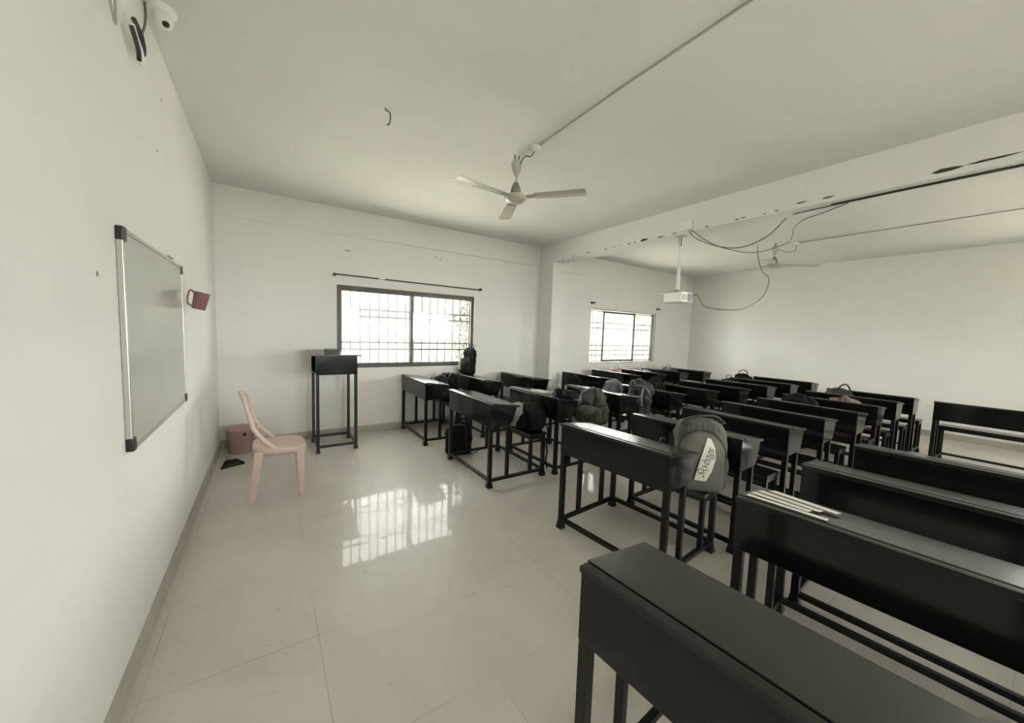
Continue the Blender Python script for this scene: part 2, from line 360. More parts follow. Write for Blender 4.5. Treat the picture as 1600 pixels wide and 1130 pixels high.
# ------------------------------------------------------------------ outside
struct(MB().box(-30, 40, .21, 45, -.6, -.5).box(-30, 40, -45, YF - .21, -.6, -.5).box(W + .21, 40, YF - .21, .21, -.6, -.5).box(-30, -.21, YF - .21, .21, -.6, -.5).build('ground', M['outground']))
bw = MB().box(-3, 44, 12.0, 12.25, -.5, 3.2).box(-3.05, 44.05, 11.95, 12.30, 3.2, 3.3)  # wall height and length set to dim the bright sky behind the window bars
for i in range(16): bw.box(-2.6 + i * 2.9, -2.3 + i * 2.9, 11.9, 12.0, -.5, 3.2)
tag(bw.build('boundary_wall', M['outwall']), 'long plain boundary wall outside, glimpsed through the barred windows', 'wall')
def tree(x, y, h, r, n, label):
    t = thing('tree', label, 'tree', (x, y, -.5))
    MB().tube([(0, 0, 0), (.05, 0, h * .4), (0, .05, h * .85)], [.09, .07, .03], 8).build('trunk', M['bark'], t, smooth=True)
    mb = MB()
    for i in range(n):
        a = random.uniform(0, 6.283); rr = r * math.sqrt(random.random()); z = random.uniform(h * .18, h)
        p = Vector((rr * math.cos(a), rr * math.sin(a), z)); s = random.uniform(.03, .06)
        q = Euler((random.uniform(0, 6), random.uniform(0, 6), random.uniform(0, 6))).to_matrix()
        mb.add([p + q @ Vector(v) for v in ((-s, 0, 0), (0, -s * .45, 0), (s, 0, .01), (0, s * .45, 0))], [(0, 1, 2, 3)])
    mb.build('foliage', M['leaf'], t)
tree(4.75, 3.0, 4.2, .52, 3800, 'leafy tree outside behind the right pane of the larger barred window')

# ------------------------------------------------------------------ desks
Lr = .86
def make_desk():
    t = thing('school_desk', '', 'desk', group='black school desks with attached benches')
    h = Lr / 2
    MB().box(0, .016, -h, h, .565, .765).build('front_panel', M['paint'], t, bevel=.0025)
    for s in (-1, 1):
        a, b = (h - .018, h) if s > 0 else (-h, -h + .018)
        MB().prism([(.016, .565), (.215, .572), (.245, .60), (.285, .733), (.016, .7655)], a, b, 'y').build('side_panel', M['paint'], t)
    MB().box(.016, .225, -h + .018, h - .018, .567, .582).build('shelf', M['paint'], t)
    MB().box(-.006, .028, -h - .004, h + .004, .765, .784).build('top_rail', M['toppaint'], t, bevel=.005, seg=3)
    MB().prism([(.031, .769), (.318, .728), (.321, .744), (.031, .786)], -h - .006, h + .006, 'y').build('lid', M['toppaint'], t, bevel=.003)
    for s in (-1, 1):
        y = s * (h - .018)
        l = MB().bar((.018, y, .05), (.018, y, .565), .034).build('leg', M['steel'], t, bevel=.003)
        MB().bar((.018, y, 0), (.018, y, .06), .054, w1=.036, h1=.036).build('foot', M['steel'], l, bevel=.003)
        MB().bar((.205, y, .08), (.205, y, .575), .030).build('leg', M['steel'], t, bevel=.003)
        MB().bar((.478, y, .08), (.478, y, .39), .030).build('leg', M['steel'], t, bevel=.003)
        l = MB().bar((.634, y, .05), (.634, y, .39), .034).build('leg', M['steel'], t, bevel=.003)
        MB().bar((.634, y, 0), (.634, y, .06), .054, w1=.036, h1=.036).build('foot', M['steel'], l, bevel=.003)
        MB().box(.035, .617, y - .014, y + .014, .052, .080).build('side_rail', M['steel'], t, bevel=.003)
    MB().box(.006, .034, -h + .036, h - .036, .052, .080).build('front_rail', M['steel'], t, bevel=.003)
    MB().box(.622, .650, -h + .036, h - .036, .052, .080).build('rear_rail', M['steel'], t, bevel=.003)
    rect_frame_xy = MB()
    rect_frame_xy.box(.462, .648, -h + .002, -h + .034, .390, .420).box(.462, .648, h - .034, h - .002, .390, .420)
    rect_frame_xy.box(.462, .492, -h + .034, h - .034, .390, .420).box(.618, .648, -h + .034, h - .034, .390, .420)
    rect_frame_xy.build('seat_frame', M['steel'], t)
    MB().box(.450, .660, -h - .002, h + .002, .420, .446).build('seat', M['toppaint'], t, bevel=.004)
    return t
# rows counted from the window wall; each desk: front edge x, near end y, length, turn (deg)
ROWS = {
 1: [(2.06, -.965, .93, 0), (2.86, -.985, .86, 0), (3.62, -1.03, .84, 3), (4.70, -1.30, .84, 2), (5.62, -1.14, .88, 0), (6.32, -1.18, .86, 0), (7.02, -1.2, .86, 0), (7.72, -1.27, .88, 0)],
 2: [(2.13, -2.42, .90, 0), (2.88, -2.46, .87, 0), (3.69, -2.57, .87, 0), (4.42, -2.70, .92, 0), (5.10, -2.76, .88, 0), (5.78, -2.84, .88, 0), (6.46, -2.9, .9, 0), (7.13, -2.95, .9, 0), (7.815, -3.0, .86, 0)],
 3: [(2.245, -4.075, .83, 4.5), (3.02, -4.11, .85, 1.5), (3.73, -4.13, .86, 0), (4.43, -4.14, .86, 0), (5.12, -4.19, .86, 0), (5.80, -4.19, .86, 0), (6.48, -4.21, .86, 0), (7.16, -4.24, .86, 0)],
 4: [(1.20, -5.38, .86, 4), (2.085, -5.40, .88, 4.5), (2.83, -5.38, .88, 4), (3.59, -5.40, .87, 4), (7.04, -5.28, .86, 0)]}
ROWN = {1: 'row nearest the window wall', 2: 'second row from the window wall', 3: 'third row from the window wall', 4: 'row nearest the camera'}
ORD = ['first', 'second', 'third', 'fourth', 'fifth', 'sixth', 'seventh', 'eighth', 'ninth']
SPECIAL = {(1, 1): 'black school desk in front of the larger window with a backpack standing on its lid',
           (1, 0): 'black school desk nearest the lectern with a slumped bag on its bench',
           (2, 0): 'black school desk with a pale flapped black bag on its bench, boxy bag at foot',
           (2, 1): 'black school desk with a white book and black pouch on its lid',
           (3, 0): 'black school desk whose bench holds the olive backpack, window glare on its lid',
           (4, 0): 'black school desk closest to the camera at bottom right, bare lid seen from above',
           (4, 1): 'black school desk with loose white papers on the far end of its lid',
           (4, 4): 'black school desk standing alone by the bright right wall',
           (1, 3): 'black school desk standing just right of the wall column'}
desk0 = make_desk(); DESK = {}
first = True
for r, row in ROWS.items():
    for i, (x, yn, L, a) in enumerate(row):
        lab = SPECIAL.get((r, i), 'black school desk, %s, %s from the whiteboard side' % (ROWN[r], ORD[i]))
        ar = math.radians(a); sc = L / Lr
        # x is the front edge at the far end; a positive turn swings the near end to the right
        loc = (x + math.sin(ar) * L / 2, yn + L / 2, 0); rot = (0, 0, ar)
        if first:
            desk0.location = loc; desk0.rotation_euler = rot; desk0.scale = (1, sc, 1); desk0['label'] = lab; first = False; DESK[(r, i)] = desk0
        else: DESK[(r, i)] = copy_thing(desk0, lab, loc, rot, (1, sc, 1))

# ------------------------------------------------------------------ lectern
t = thing('lectern', 'tall black steel lectern with open end, standing left of the larger window', 'lectern', (1.125, -.43, 0))
hx, hy = .215, .255
for sx in (-1, 1):
    for sy in (-1, 1):
        l = MB().bar((sx * (hx - .016), sy * (hy - .016), .05), (sx * (hx - .016), sy * (hy - .016), .885), .032).build('leg', M['steel'], t, bevel=.003)
        MB().bar((sx * (hx - .016), sy * (hy - .016), 0), (sx * (hx - .016), sy * (hy - .016), .055), .046, w1=.034, h1=.034).build('foot', M['steel'], l, bevel=.003)
for sy in (-1, 1): MB().box(-hx + .032, hx - .032, sy * (hy - .016) - .013, sy * (hy - .016) + .013, .055, .082).build('rail', M['steel'], t, bevel=.003)
for sx in (-1, 1): MB().box(sx * (hx - .016) - .013, sx * (hx - .016) + .013, -hy + .032, hy - .032, .055, .082).build('rail', M['steel'], t, bevel=.003)
MB().prism([(-hx, .885), (hx, .885), (hx, 1.095), (-hx, 1.095)], -hy, -hy + .014, 'y').build('front_panel', M['paint'], t, bevel=.002)
MB().box(-hx, hx, hy - .014, hy, .885, 1.115).build('back_panel', M['paint'], t, bevel=.002)
MB().box(hx - .014, hx, -hy + .014, hy - .014, .885, 1.098).build('side_panel', M['paint'], t)
MB().box(-hx, hx - .014, -hy + .014, hy - .014, .885, .90).build('shelf', M['paint'], t)
MB().box(-hx, -hx + .02, -hy + .014, -hy + .034, .90, 1.09).build('corner_post', M['paint'], t)
MB().prism([(-hy - .02, 1.096), (hy + .03, 1.124), (hy + .03, 1.142), (-hy - .02, 1.114)], -hx - .04, hx + .04, 'x').build('lectern_top', M['toppaint'], t, bevel=.003)
t = thing('board_duster', 'small green felt board duster lying on the lectern top', 'duster', (1.09, -.44, 1.1337), (math.radians(3.1), 0, .15))
MB().box(-.065, .065, -.03, .03, 0, .016).build('felt_pad', M['wood'], t, bevel=.002)
MB().box(-.06, .06, -.026, .026, .0165, .034).build('block', M['green'], t, bevel=.006)

# ------------------------------------------------------------------ plastic chair
def chair():
    t = thing('plastic_chair', 'pale pink plastic armless chair standing by the left wall, facing the desks', 'chair', (.545, -1.575, 0), (0, 0, math.radians(0)))
    # local +x is the front of the seat
    SX, SY, Z = .190, .19, .425
    n = 28; mb = MB(); rings = []
    def outline(k, sc):
        a = 2 * math.pi * k / n; e = .55
        c, s = math.cos(a), math.sin(a)
        return (math.copysign(abs(c) ** e, c) * SX * sc, math.copysign(abs(s) ** e, s) * SY * sc * (1 + .06 * c))
    vs = []; prof = [(1.0, -.045), (1.02, -.012), (1.0, .004), (.96, .010), (.86, .004), (.5, -.010), (.02, -.014)]
    for sc, dz in prof:
        for k in range(n):
            x, y = outline(k, sc); vs.append((x, y, Z + dz + (.012 * max(0, -x / SX) if sc > .9 else 0) - (.016 * max(0, x / SX) ** 3)))
    fs = [(i * n + k, i * n + (k + 1) % n, (i + 1) * n + (k + 1) % n, (i + 1) * n + k) for i in range(len(prof) - 1) for k in range(n)]
    m = len(prof)
    vs += [(v[0] * .97, v[1] * .97, v[2] - (.0 if j < n else .007)) for j, v in enumerate(vs[:n])]
    # underside
    for sc, dz in ((.95, -.02), (.5, -.022), (.02, -.024)):
        for k in range(n):
            x, y = outline(k, sc); vs.append((x, y, Z + dz))
    fs += [(k, m * n + k, m * n + (k + 1) % n, (k + 1) % n) for k in range(n)]
    for i in range(m, m + 3): fs += [(i * n + k, (i + 1) * n + k, (i + 1) * n + (k + 1) % n, i * n + (k + 1) % n) for k in range(n)]
    mb.add(vs, fs); mb.build('seat', M['chair'], t, smooth=True)
    # legs: angle section, tapering and splayed
    for sx in (-1, 1):
        for sy in (-1, 1):
            top = Vector((sx * (SX - .035), sy * (SY - .028), Z - .012)); bot = Vector((sx * (SX - .005) - (.012 if sx < 0 else .030), sy * (SY - .012), 0))
            l = MB(); w0, w1, th = .062, .040, .012
            vs = []
            for p, w in ((top, w0), (bot, w1)):
                o = Vector((p.x + sx * .018, p.y + sy * .018, p.z))
                for dx, dy in ((0, 0), (-w, 0), (-w, -th), (-th, -th), (-th, -w), (0, -w)):
                    vs.append((o.x + sx * dx, o.y + sy * dy, o.z))
            l.add(vs, [(0, 1, 2, 3, 4, 5)[::-1], (6, 7, 8, 9, 10, 11)] + [(i, (i + 1) % 6, 6 + (i + 1) % 6, 6 + i) for i in range(6)])
            lo = l.build('leg', M['chair'], t, bevel=.003)
    # backrest: hooped frame and slats, leaning back and curved
    def bk(u, v):      # u -1..1 across, v 0..1 up
        x = -SX + .045 - .095 * v ** 1.1 - .018 * (1 - u * u) * (0.3 + v) + .115 * max(0, 1 - v / .42) ** 1.5; y = u * (SY - .012 - .03 * v); return Vector((x, y, Z - .005 + .455 * v))
    pts = [bk(-1, v / 10) for v in range(0, 9)]
    for k in range(1, 12):
        a = math.pi * k / 12; pts.append(bk(-math.cos(a), .80 + .20 * math.sin(a) ** .8))
    pts += [bk(1, v / 10) for v in range(8, -1, -1)]
    MB().tube(pts, .0155, 10, flat=1.0).tube([p + Vector((.004, 0, 0)) for p in pts], .013, 8).build('back_frame', M['chair'], t, smooth=True)
    for u in (-.72, -.36, 0, .36, .72):
        vmax = .80 + .19 * math.sqrt(1 - u * u); ps = [bk(u, .30 + (vmax - .30) * j / 8) for j in range(9)]
        s = MB()
        for j in range(8): s.bar(ps[j], ps[j + 1], .042, .006, up=(1, 0, .2))
        s.build('back_slat', M['chair'], t)
    ps = [bk(-1 + 2 * j / 10, .29) for j in range(11)]; s = MB()
    for j in range(10): s.bar(ps[j], ps[j + 1], .014, .05, up=(0, 0, 1))
    s.build('cross_rail', M['chair'], t)
chair()

# ------------------------------------------------------------------ bucket, dustpan
t = thing('bucket', 'pink plastic bucket standing in the corner of the whiteboard wall and window wall', 'bucket', (.205, -.20, 0))
MB().lathe([(.105, 0), (.111, .004), (.128, .25), (.136, .256), (.136, .270), (.130, .272), (.126, .255), (.108, .012), (.0, .010)], 40, cap=False).build('bucket_body', M['bucket'], t, smooth=True)
MB().tube([(.134 * math.cos(a), .134 * math.sin(a), .256) for a in [math.radians(-150 + 12.5 * k) for k in range(25)]], .003, 6).build('handle', M['bucket'], t, smooth=True)
bx = MB(); a0 = math.radians(-72)
for da in (0,): bx.bar((.127 * math.cos(a0), .127 * math.sin(a0), .20), (.127 * math.cos(a0), .127 * math.sin(a0), .232), .026, .010, up=(math.cos(a0), math.sin(a0), 0))
bx.build('handle_lug', M['blackplastic'], t)
t = thing('dustpan', 'small dark dustpan with a pinkish handle lying on the floor before the bucket', 'dustpan', (.15, -.66, 0), (0, 0, math.radians(12)))
MB().prism([(-.10, -.10), (.10, -.05), (.055, .07), (-.045, .07)], 0.0, .004, 'z').build('pan', M['blackplastic'], t)
MB().bar((-.098, -.10, .010), (-.043, .068, .022), .005, .02).bar((.098, -.05, .010), (.055, .068, .022), .005, .02).bar((-.045, .068, .018), (.055, .068, .018), .005, .034).build('rim', M['blackplastic'], t)
MB().tube([(.0, .07, .02), (-.008, .14, .035), (-.012, .25, .05)], [.011, .010, .008], 8).build('handle', M['bucket'], t, smooth=True)

# ------------------------------------------------------------------ whiteboard and mug
t = thing('whiteboard', 'white marker board with thin metal frame and black corner caps on the left wall', 'whiteboard', (0, -2.614, 1.345))
bw_, bh_ = 1.165, .86
MB().box(.004, .018, -bw_ / 2 + .01, bw_ / 2 - .01, -bh_ / 2 + .01, bh_ / 2 - .01).build('board_panel', M['board'], t)
for s in (-1, 1):
    MB().box(.001, .021, s * bw_ / 2 - .008, s * bw_ / 2 + .008, -bh_ / 2, bh_ / 2).build('frame_rail', M['alu'], t, bevel=.003)
    MB().box(.001, .021, -bw_ / 2, bw_ / 2, s * bh_ / 2 - .008, s * bh_ / 2 + .008).build('frame_rail', M['alu'], t, bevel=.003)
    for q in (-1, 1):
        MB().box(.0, .025, min(s * (bw_ / 2 - .034), s * (bw_ / 2 + .010)), max(s * (bw_ / 2 - .034), s * (bw_ / 2 + .010)), min(q * (bh_ / 2 - .044), q * (bh_ / 2 + .010)), max(q * (bh_ / 2 - .044), q * (bh_ / 2 + .010))).build('corner_cap', M['blackplastic'], t, bevel=.005)
for y in (.26, .33): MB().tube([(.012, y, bh_ / 2 + .008), (.012, y + .004, bh_ / 2 + .026)], .007, 8).build('hanging_lug', M['alu'], t)
t = thing('mug', 'dark pink plastic mug hung by its handle on the left wall beside the whiteboard', 'mug', (.083, -1.93, 1.515), (math.radians(0), math.radians(12), 0))
MB().lathe([(.034, 0), (.037, .003), (.045, .112), (.0465, .117), (.043, .117), (.034, .006), (0, .005)], 32, cap=False).build('mug_body', M['mug'], t, smooth=True)
MB().tube(catmull([(-.043, 0, .105), (-.062, 0, .120), (-.070, 0, .09), (-.062, 0, .03), (-.036, 0, .016)]), .0055, 8).build('handle', M['mug'], t, smooth=True)

# ------------------------------------------------------------------ curtain rod and brackets
t = thing('curtain_rod', 'thin dark curtain rod above the larger window', 'curtain rod', (2.23, 0, 2.085))
MB().tube([(-1.04, -.045, .008), (1.06, -.045, -.006)], .0085, 8).build('rod', M['rod'], t, smooth=True)
for x in (-1.04, 1.06):
    MB().box(x - .012, x + .012, -.062, 0, -.016, .020).build('bracket', M['rod'], t, bevel=.003)
MB().tube([(-.50, -.045, .0055), (-.42, -.045, .0055)], .0105, 8).build('sleeve', M['white'], t)
br = []
for x, lab in ((5.80, 'small dark empty rod bracket above the left corner of the smaller window'), (7.90, 'small dark empty rod bracket above the right corner of the smaller window')):
    o = MB().box(x - .035, x + .02, -.012, 0, 2.045, 2.085).tube([(x - .01, -.010, 2.065), (x - .01, -.05, 2.065)], .013, 8).tube([(x - .03, -.05, 2.065), (x + .04, -.05, 2.065)], .014, 8).build('rod_bracket', M['rod'])
    tag(o, lab, 'bracket', 'empty rod brackets')

# ------------------------------------------------------------------ fans
def fan(x, y, drop, angs, label):
    t = thing('ceiling_fan', label, 'fan', (x, y, H), group='three bladed ceiling fans')
    MB().tube([(-.02, 0, 0), (-.02, 0, -.03), (0, 0, -.05), (.02, 0, -.03), (.02, 0, 0)], .005, 6).build('hook', M['cable'], t)
    MB().lathe([(.0, -.04), (.034, -.045), (.044, -.06), (.045, -.085), (.034, -.125), (.017, -.165), (.0095, -.172)], 24, cap=False).build('canopy', M['fan'], t, smooth=True)
    MB().tube([(0, 0, -.05), (0, 0, -drop + .06)], .0085, 10).build('downrod', M['fan'], t, smooth=True)
    MB().lathe([(.010, -drop + .085), (.020, -drop + .08), (.034, -drop + .05), (.044, -drop + .015), (.046, -drop - .012), (.040, -drop - .016)], 28).build('upper_bell', M['fandark'], t, smooth=True)
    MB().lathe([(.041, -drop - .012), (.046, -drop - .018), (.088, -drop - .028), (.099, -drop - .038), (.099, -drop - .055), (.088, -drop - .068), (.060, -drop - .082), (.03, -drop - .088), (.0, -drop - .09)], 36, cap=False).build('motor_housing', M['fan'], t, smooth=True)
    zb = -drop - .045
    for a in angs:
        c, s = math.cos(math.radians(a)), math.sin(math.radians(a)); d = Vector((c, s, 0)); w = Vector((-s, c, 0))
        mb = MB(); vs = []; secs = [(.17, .045, 0.0), (.20, .052, 0), (.35, .056, -.004), (.50, .061, -.006), (.585, .062, -.007), (.60, .056, -.007)]
        for r, hw, dz in secs:
            for q, up in ((-1, -.5), (0, .5), (1, .5)):
                for th in (0, .003): vs.append(d * r + w * hw * q + Vector((0, 0, zb + dz + up * -.010 + th)))
        fs = []
        for i in range(len(secs) - 1):
            o = i * 6; p = o + 6
            fs += [(o, o + 2, p + 2, p), (o + 2, o + 4, p + 4, p + 2), (o + 1, p + 1, p + 3, o + 3), (o + 3, p + 3, p + 5, o + 5), (o, p, p + 1, o + 1), (o + 4, o + 5, p + 5, p + 4)]
        fs += [(0, 1, 3, 2), (2, 3, 5, 4)]; o = 6 * (len(secs) - 1); fs += [(o, o + 2, o + 3, o + 1), (o + 2, o + 4, o + 5, o + 3)]
        mb.add(vs, fs); bl = mb.build('blade', M['fan'], t)
        MB().bar(d * .085 + Vector((0, 0, zb)), d * .20 + Vector((0, 0, zb + .002)), .05, .006, w1=.07, up=(0, 0, 1)).build('blade_bracket', M['fandark'], bl)
    return t
fan(2.26, -2.515, .305, (-173, -53, 67), 'cream three bladed ceiling fan nearest the camera, left of the beam')
fan(7.0, -2.63, .285, (-45, 75, 195), 'smaller looking ceiling fan beyond the beam, near the right wall')
for x, y, lab in ((2.30, -2.74, 'white round wiring box on the ceiling beside the nearer fan'), (7.165, -2.84, 'white round wiring box on the ceiling beside the farther fan')):
    o = MB().lathe([(.036, 0), (.036, -.022), (.032, -.028), (.0, -.028)], 20, (x, y, H), cap=False).box(x - .05, x + .03, y - .02, y + .02, H - .014, H).build('junction_box', M['white'])
    tag(o, lab, 'junction box', 'ceiling junction boxes')
tag(MB().tube([(2.30, -2.78, H - .008), (2.27, -3.6, H - .008), (2.26, YF + .01, H - .008)], .0055, 8).build('conduit_pipe', M['conduit'], smooth=True), 'thin grey conduit running along the ceiling towards the camera from the nearer fan', 'conduit')
tag(MB().tube([(7.165, -2.88, H - .008), (7.165, YF + .01, H - .008)], .0055, 8).build('conduit_pipe', M['conduit'], smooth=True), 'thin grey conduit on the ceiling beyond the beam, ending at the farther fan', 'conduit')
tag(MB().tube(catmull([(2.30, -2.72, H - .02), (2.30, -2.66, H - .05), (2.285, -2.62, H - .035), (2.275, -2.58, H - .05), (2.27, -2.55, H - .09)]), .004, 6).build('fan_wire', M['cable'], smooth=True), 'short dark wire from ceiling box into the nearer fan canopy', 'wire')
tag(MB().tube(catmull([(7.165, -2.84, H - .03), (7.17, -2.83, H - .12), (7.12, -2.74, H - .13), (7.04, -2.64, H - .08)]), .004, 6).build('fan_wire', M['cable_grey'], smooth=True), 'looped grey wire between ceiling box and the farther fan', 'wire')
tag(MB().tube(catmull([(1.17, -2.52, H), (1.17, -2.52, H - .012), (1.20, -2.51, H - .015), (1.205, -2.51, H - .05), (1.20, -2.50, H - .085), (1.185, -2.50, H - .095)]), .005, 6).build('ceiling_hook', M['cable_grey'], smooth=True), 'small bent iron hook hanging from the ceiling left of the nearer fan', 'hook')

# ------------------------------------------------------------------ projector
t = thing('projector', 'white ceiling projector hanging from the beam on a pole', 'projector', (4.565, -2.60, HB))
MB().box(-.05, .05, -.05, .05, -.006, 0).build('ceiling_plate', M['alu'], t)
MB().tube([(0, 0, -.004), (0, 0, -.28)], .014, 12).build('upper_pole', M['white'], t, smooth=True)
MB().tube([(0, 0, -.27), (0, 0, -.635)], .020, 12).build('lower_pole', M['white'], t, smooth=True)
MB().bar((-.004, 0, -.02), (-.004, 0, -.12), .030, .012).build('pole_cover', M['cable_grey'], t)
mk = MB().bar((0, 0, -.63), (0, 0, -.668), .05, .05)
for dx, dy in ((-.07, -.1), (.07, -.1), (-.07, .1), (.07, .1)): mk.bar((0, 0, -.652), (dx, dy, -.668), .012, .006)
mk.build('mount_bracket', M['fandark'], t)
MB().box(-.14, .095, -.15, .15, -.785, -.668).build('housing', M['white'], t, bevel=.014, seg=3)
MB().box(-.146, -.138, .085, .148, -.775, -.682).build('lens_cover', M['fan'], t, bevel=.004)
MB().box(-.125, -.04, -.1525, -.149, -.765, -.69).build('vent_grille', M['fandark'], t)
MB().box(-.02, .085, -.155, -.149, -.775, -.68).build('port_panel', M['blackplastic'], t)
MB().box(-.10, .02, -.10, .10, -.668, -.660).build('control_strip', M['cable_grey'], t)
o = MB().box(XB - .032, XB, -2.80, -2.66, 2.655, 2.755).box(XB - .037, XB - .031, -2.79, -2.67, 2.665, 2.745).build('socket_box', M['white'])
tag(o, 'white socket box on the face of the beam above the projector', 'socket box')
def cable(pts, r, label, m='cable_grey', name='hanging_cable'):
    return tag(MB().tube(catmull(pts, 8), r, 6).build(name, M[m], smooth=True), label, 'cable')
cable([(XB - .02, -2.79, 2.648), (4.50, -2.83, 2.60), (4.62, -2.86, 2.55), (4.75, -2.98, 2.47), (4.75, -3.21, 2.43), (4.74, -3.45, 2.50), (4.72, -3.63, 2.66), (4.60, -3.74, HB - .006), (4.585, -4.2, HB - .006), (4.58, -5.0, HB - .006), (4.57, -6.5, HB - .006)],
      .0055, 'grey cable sagging from the socket box, then running on under the beam')
cable([(XB - .02, -2.765, 2.648), (4.52, -2.80, 2.57), (4.80, -2.86, 2.52), (5.3, -2.95, 2.50), (5.9, -2.9, 2.60), (6.6, -2.80, 2.78), (7.0, -2.82, H - .01)],
      .005, 'thin grey cable looping from the socket box to the farther fan')
cable([(6.9, -2.86, H - .006), (6.3, -3.1, 2.86), (5.6, -3.35, 2.74), (5.0, -3.65, 2.66), (4.72, -3.9, 2.615), (4.60, -4.1, HB - .008)], .0045, 'thin grey cable stretched from the farther fan back to the beam')
cable([(4.668, -2.70, 1.93), (4.72, -2.76, 1.95), (4.95, -2.66, 1.92), (5.15, -2.66, 1.83), (5.6, -2.85, 1.83), (6.2, -2.85, 2.05), (6.7, -2.70, 2.35), (6.93, -2.50, 2.52), (6.95, -2.42, 2.75), (6.96, -2.40, H - .006)],
      .0055, 'grey cable drooping from the projector across the right wall up to the ceiling')
tag(MB().tube([(4.56, -4.0, HB - .008), (4.56, -4.35, HB - .008), (4.575, -5.2, HB - .010), (4.57, -7.8, HB - .008)], .009, 6).build('beam_cable', M['cable'], smooth=True), 'dark cable strapped along the underside of the beam at the right', 'cable')

# ------------------------------------------------------------------ security camera and loose wires, upper left
t = thing('security_camera', 'white round security camera with black lens in the upper left ceiling corner', 'security camera', (.075, -2.68, H))
MB().lathe([(.055, 0), (.055, -.018), (.045, -.026), (.0, -.026)], 28, cap=False).build('base', M['white'], t, smooth=True)
d = Vector((.35, -.55, -.75)).normalized(); p0 = Vector((.0, 0, -.045))
hd = MB(); hd.tube([p0 - d * .045, p0 - d * .043, p0 - d * .02, p0 + d * .03, p0 + d * .045], [.012, .026, .034, .034, .028], 24); hd.build('head', M['white'], t, smooth=True)
MB().tube([p0 + d * .044, p0 + d * .052], [.015, .012], 20).build('lens', M['blackplastic'], t)
t = thing('wire_bundle', 'loops of loose black wire on the upper left wall beside the security camera', 'wires', (0, -2.9, 2.65))
MB().tube(catmull([(.03, -.10, -.02), (.035, -.07, -.055), (.035, -.03, -.075), (.03, .00, -.10)]), .0085, 8).build('black_lead', M['cable'], t, smooth=True)
MB().tube(catmull([(.03, -.06, .03), (.035, -.01, .02), (.035, .02, -.02), (.03, .07, -.035), (.03, .08, .0), (.025, .07, .05)]), .0095, 8).build('black_lead', M['cable'], t, smooth=True)
MB().tube(catmull([(.03, -.09, -.01), (.03, -.04, -.03), (.035, .0, -.06), (.03, .05, -.09)]), .010, 8).build('white_lead', M['white'], t, smooth=True)
MB().tube(catmull([(.025, .07, .04), (.03, .10, .09), (.03, .14, .16), (.02, .19, .26)]), .005, 6).build('twisted_lead', M['cable_grey'], t, smooth=True)
MB().tube(catmull([(.02, -.42, .0), (.02, -.33, -.06), (.02, -.26, -.12), (.02, -.25, -.02), (.02, -.20, .16)]), .004, 6).build('grey_lead', M['conduit'], t, smooth=True)

# ------------------------------------------------------------------ bags
def blob(w, d, h, e=.62, nz=.012, seed=0, nu=56, nv=34, bot=.10, top=.34, lean=0.0, narrow=0.0, ns=7.0):
    mb = MB(); vs = []
    for j in range(nv + 1):
        t = j / nv
        if t < bot: f = .86 + .14 * math.sin(t / bot * math.pi / 2)
        elif t > 1 - top: q = (t - (1 - top)) / top; f = max(0.0, 1 - q ** 2.4) ** .5
        else: f = 1.0
        if j == 0: f = .80
        fw = f * (1 - narrow * t); fd = (f ** .8) * (1 - .25 * t)
        for i in range(nu):
            a = 2 * math.pi * i / nu; c, s = math.cos(a), math.sin(a)
            x = math.copysign(abs(c) ** e, c) * w / 2 * fw; y = math.copysign(abs(s) ** e, s) * d / 2 * fd + lean * t
            p = Vector((x, y, h * t)); n = noise.noise_vector(p * ns + Vector((seed * 3.1, seed, 0))) * nz + noise.noise_vector(p * ns * 2.6 + Vector((seed, 0, 5))) * nz * .45
            fo = noise.noise(Vector((p.x * 9 + seed, p.y * 9, p.z * 5 + p.x * 6))); fold = (.5 - abs(fo) * 2.2) * nz * 1.1
            dirv = Vector((c, s, 0)); n = n + dirv * fold
            k = min(1, t / .12); vs.append((p.x + n.x * k, p.y + n.y * k, max(0.0 if j == 0 else .0015, p.z + n.z * k * .8)))
    fs = [(j * nu + i, j * nu + (i + 1) % nu, (j + 1) * nu + (i + 1) % nu, (j + 1) * nu + i) for j in range(nv) for i in range(nu)]
    fs += [tuple(range(nu))[::-1], tuple(nv * nu + i for i in range(nu))]
    return mb.add(vs, fs)
def moved(mb, off, rot=(0, 0, 0)):
    R = Euler(rot).to_matrix(); mb.v = [tuple(R @ Vector(v) + Vector(off)) for v in mb.v]; return mb
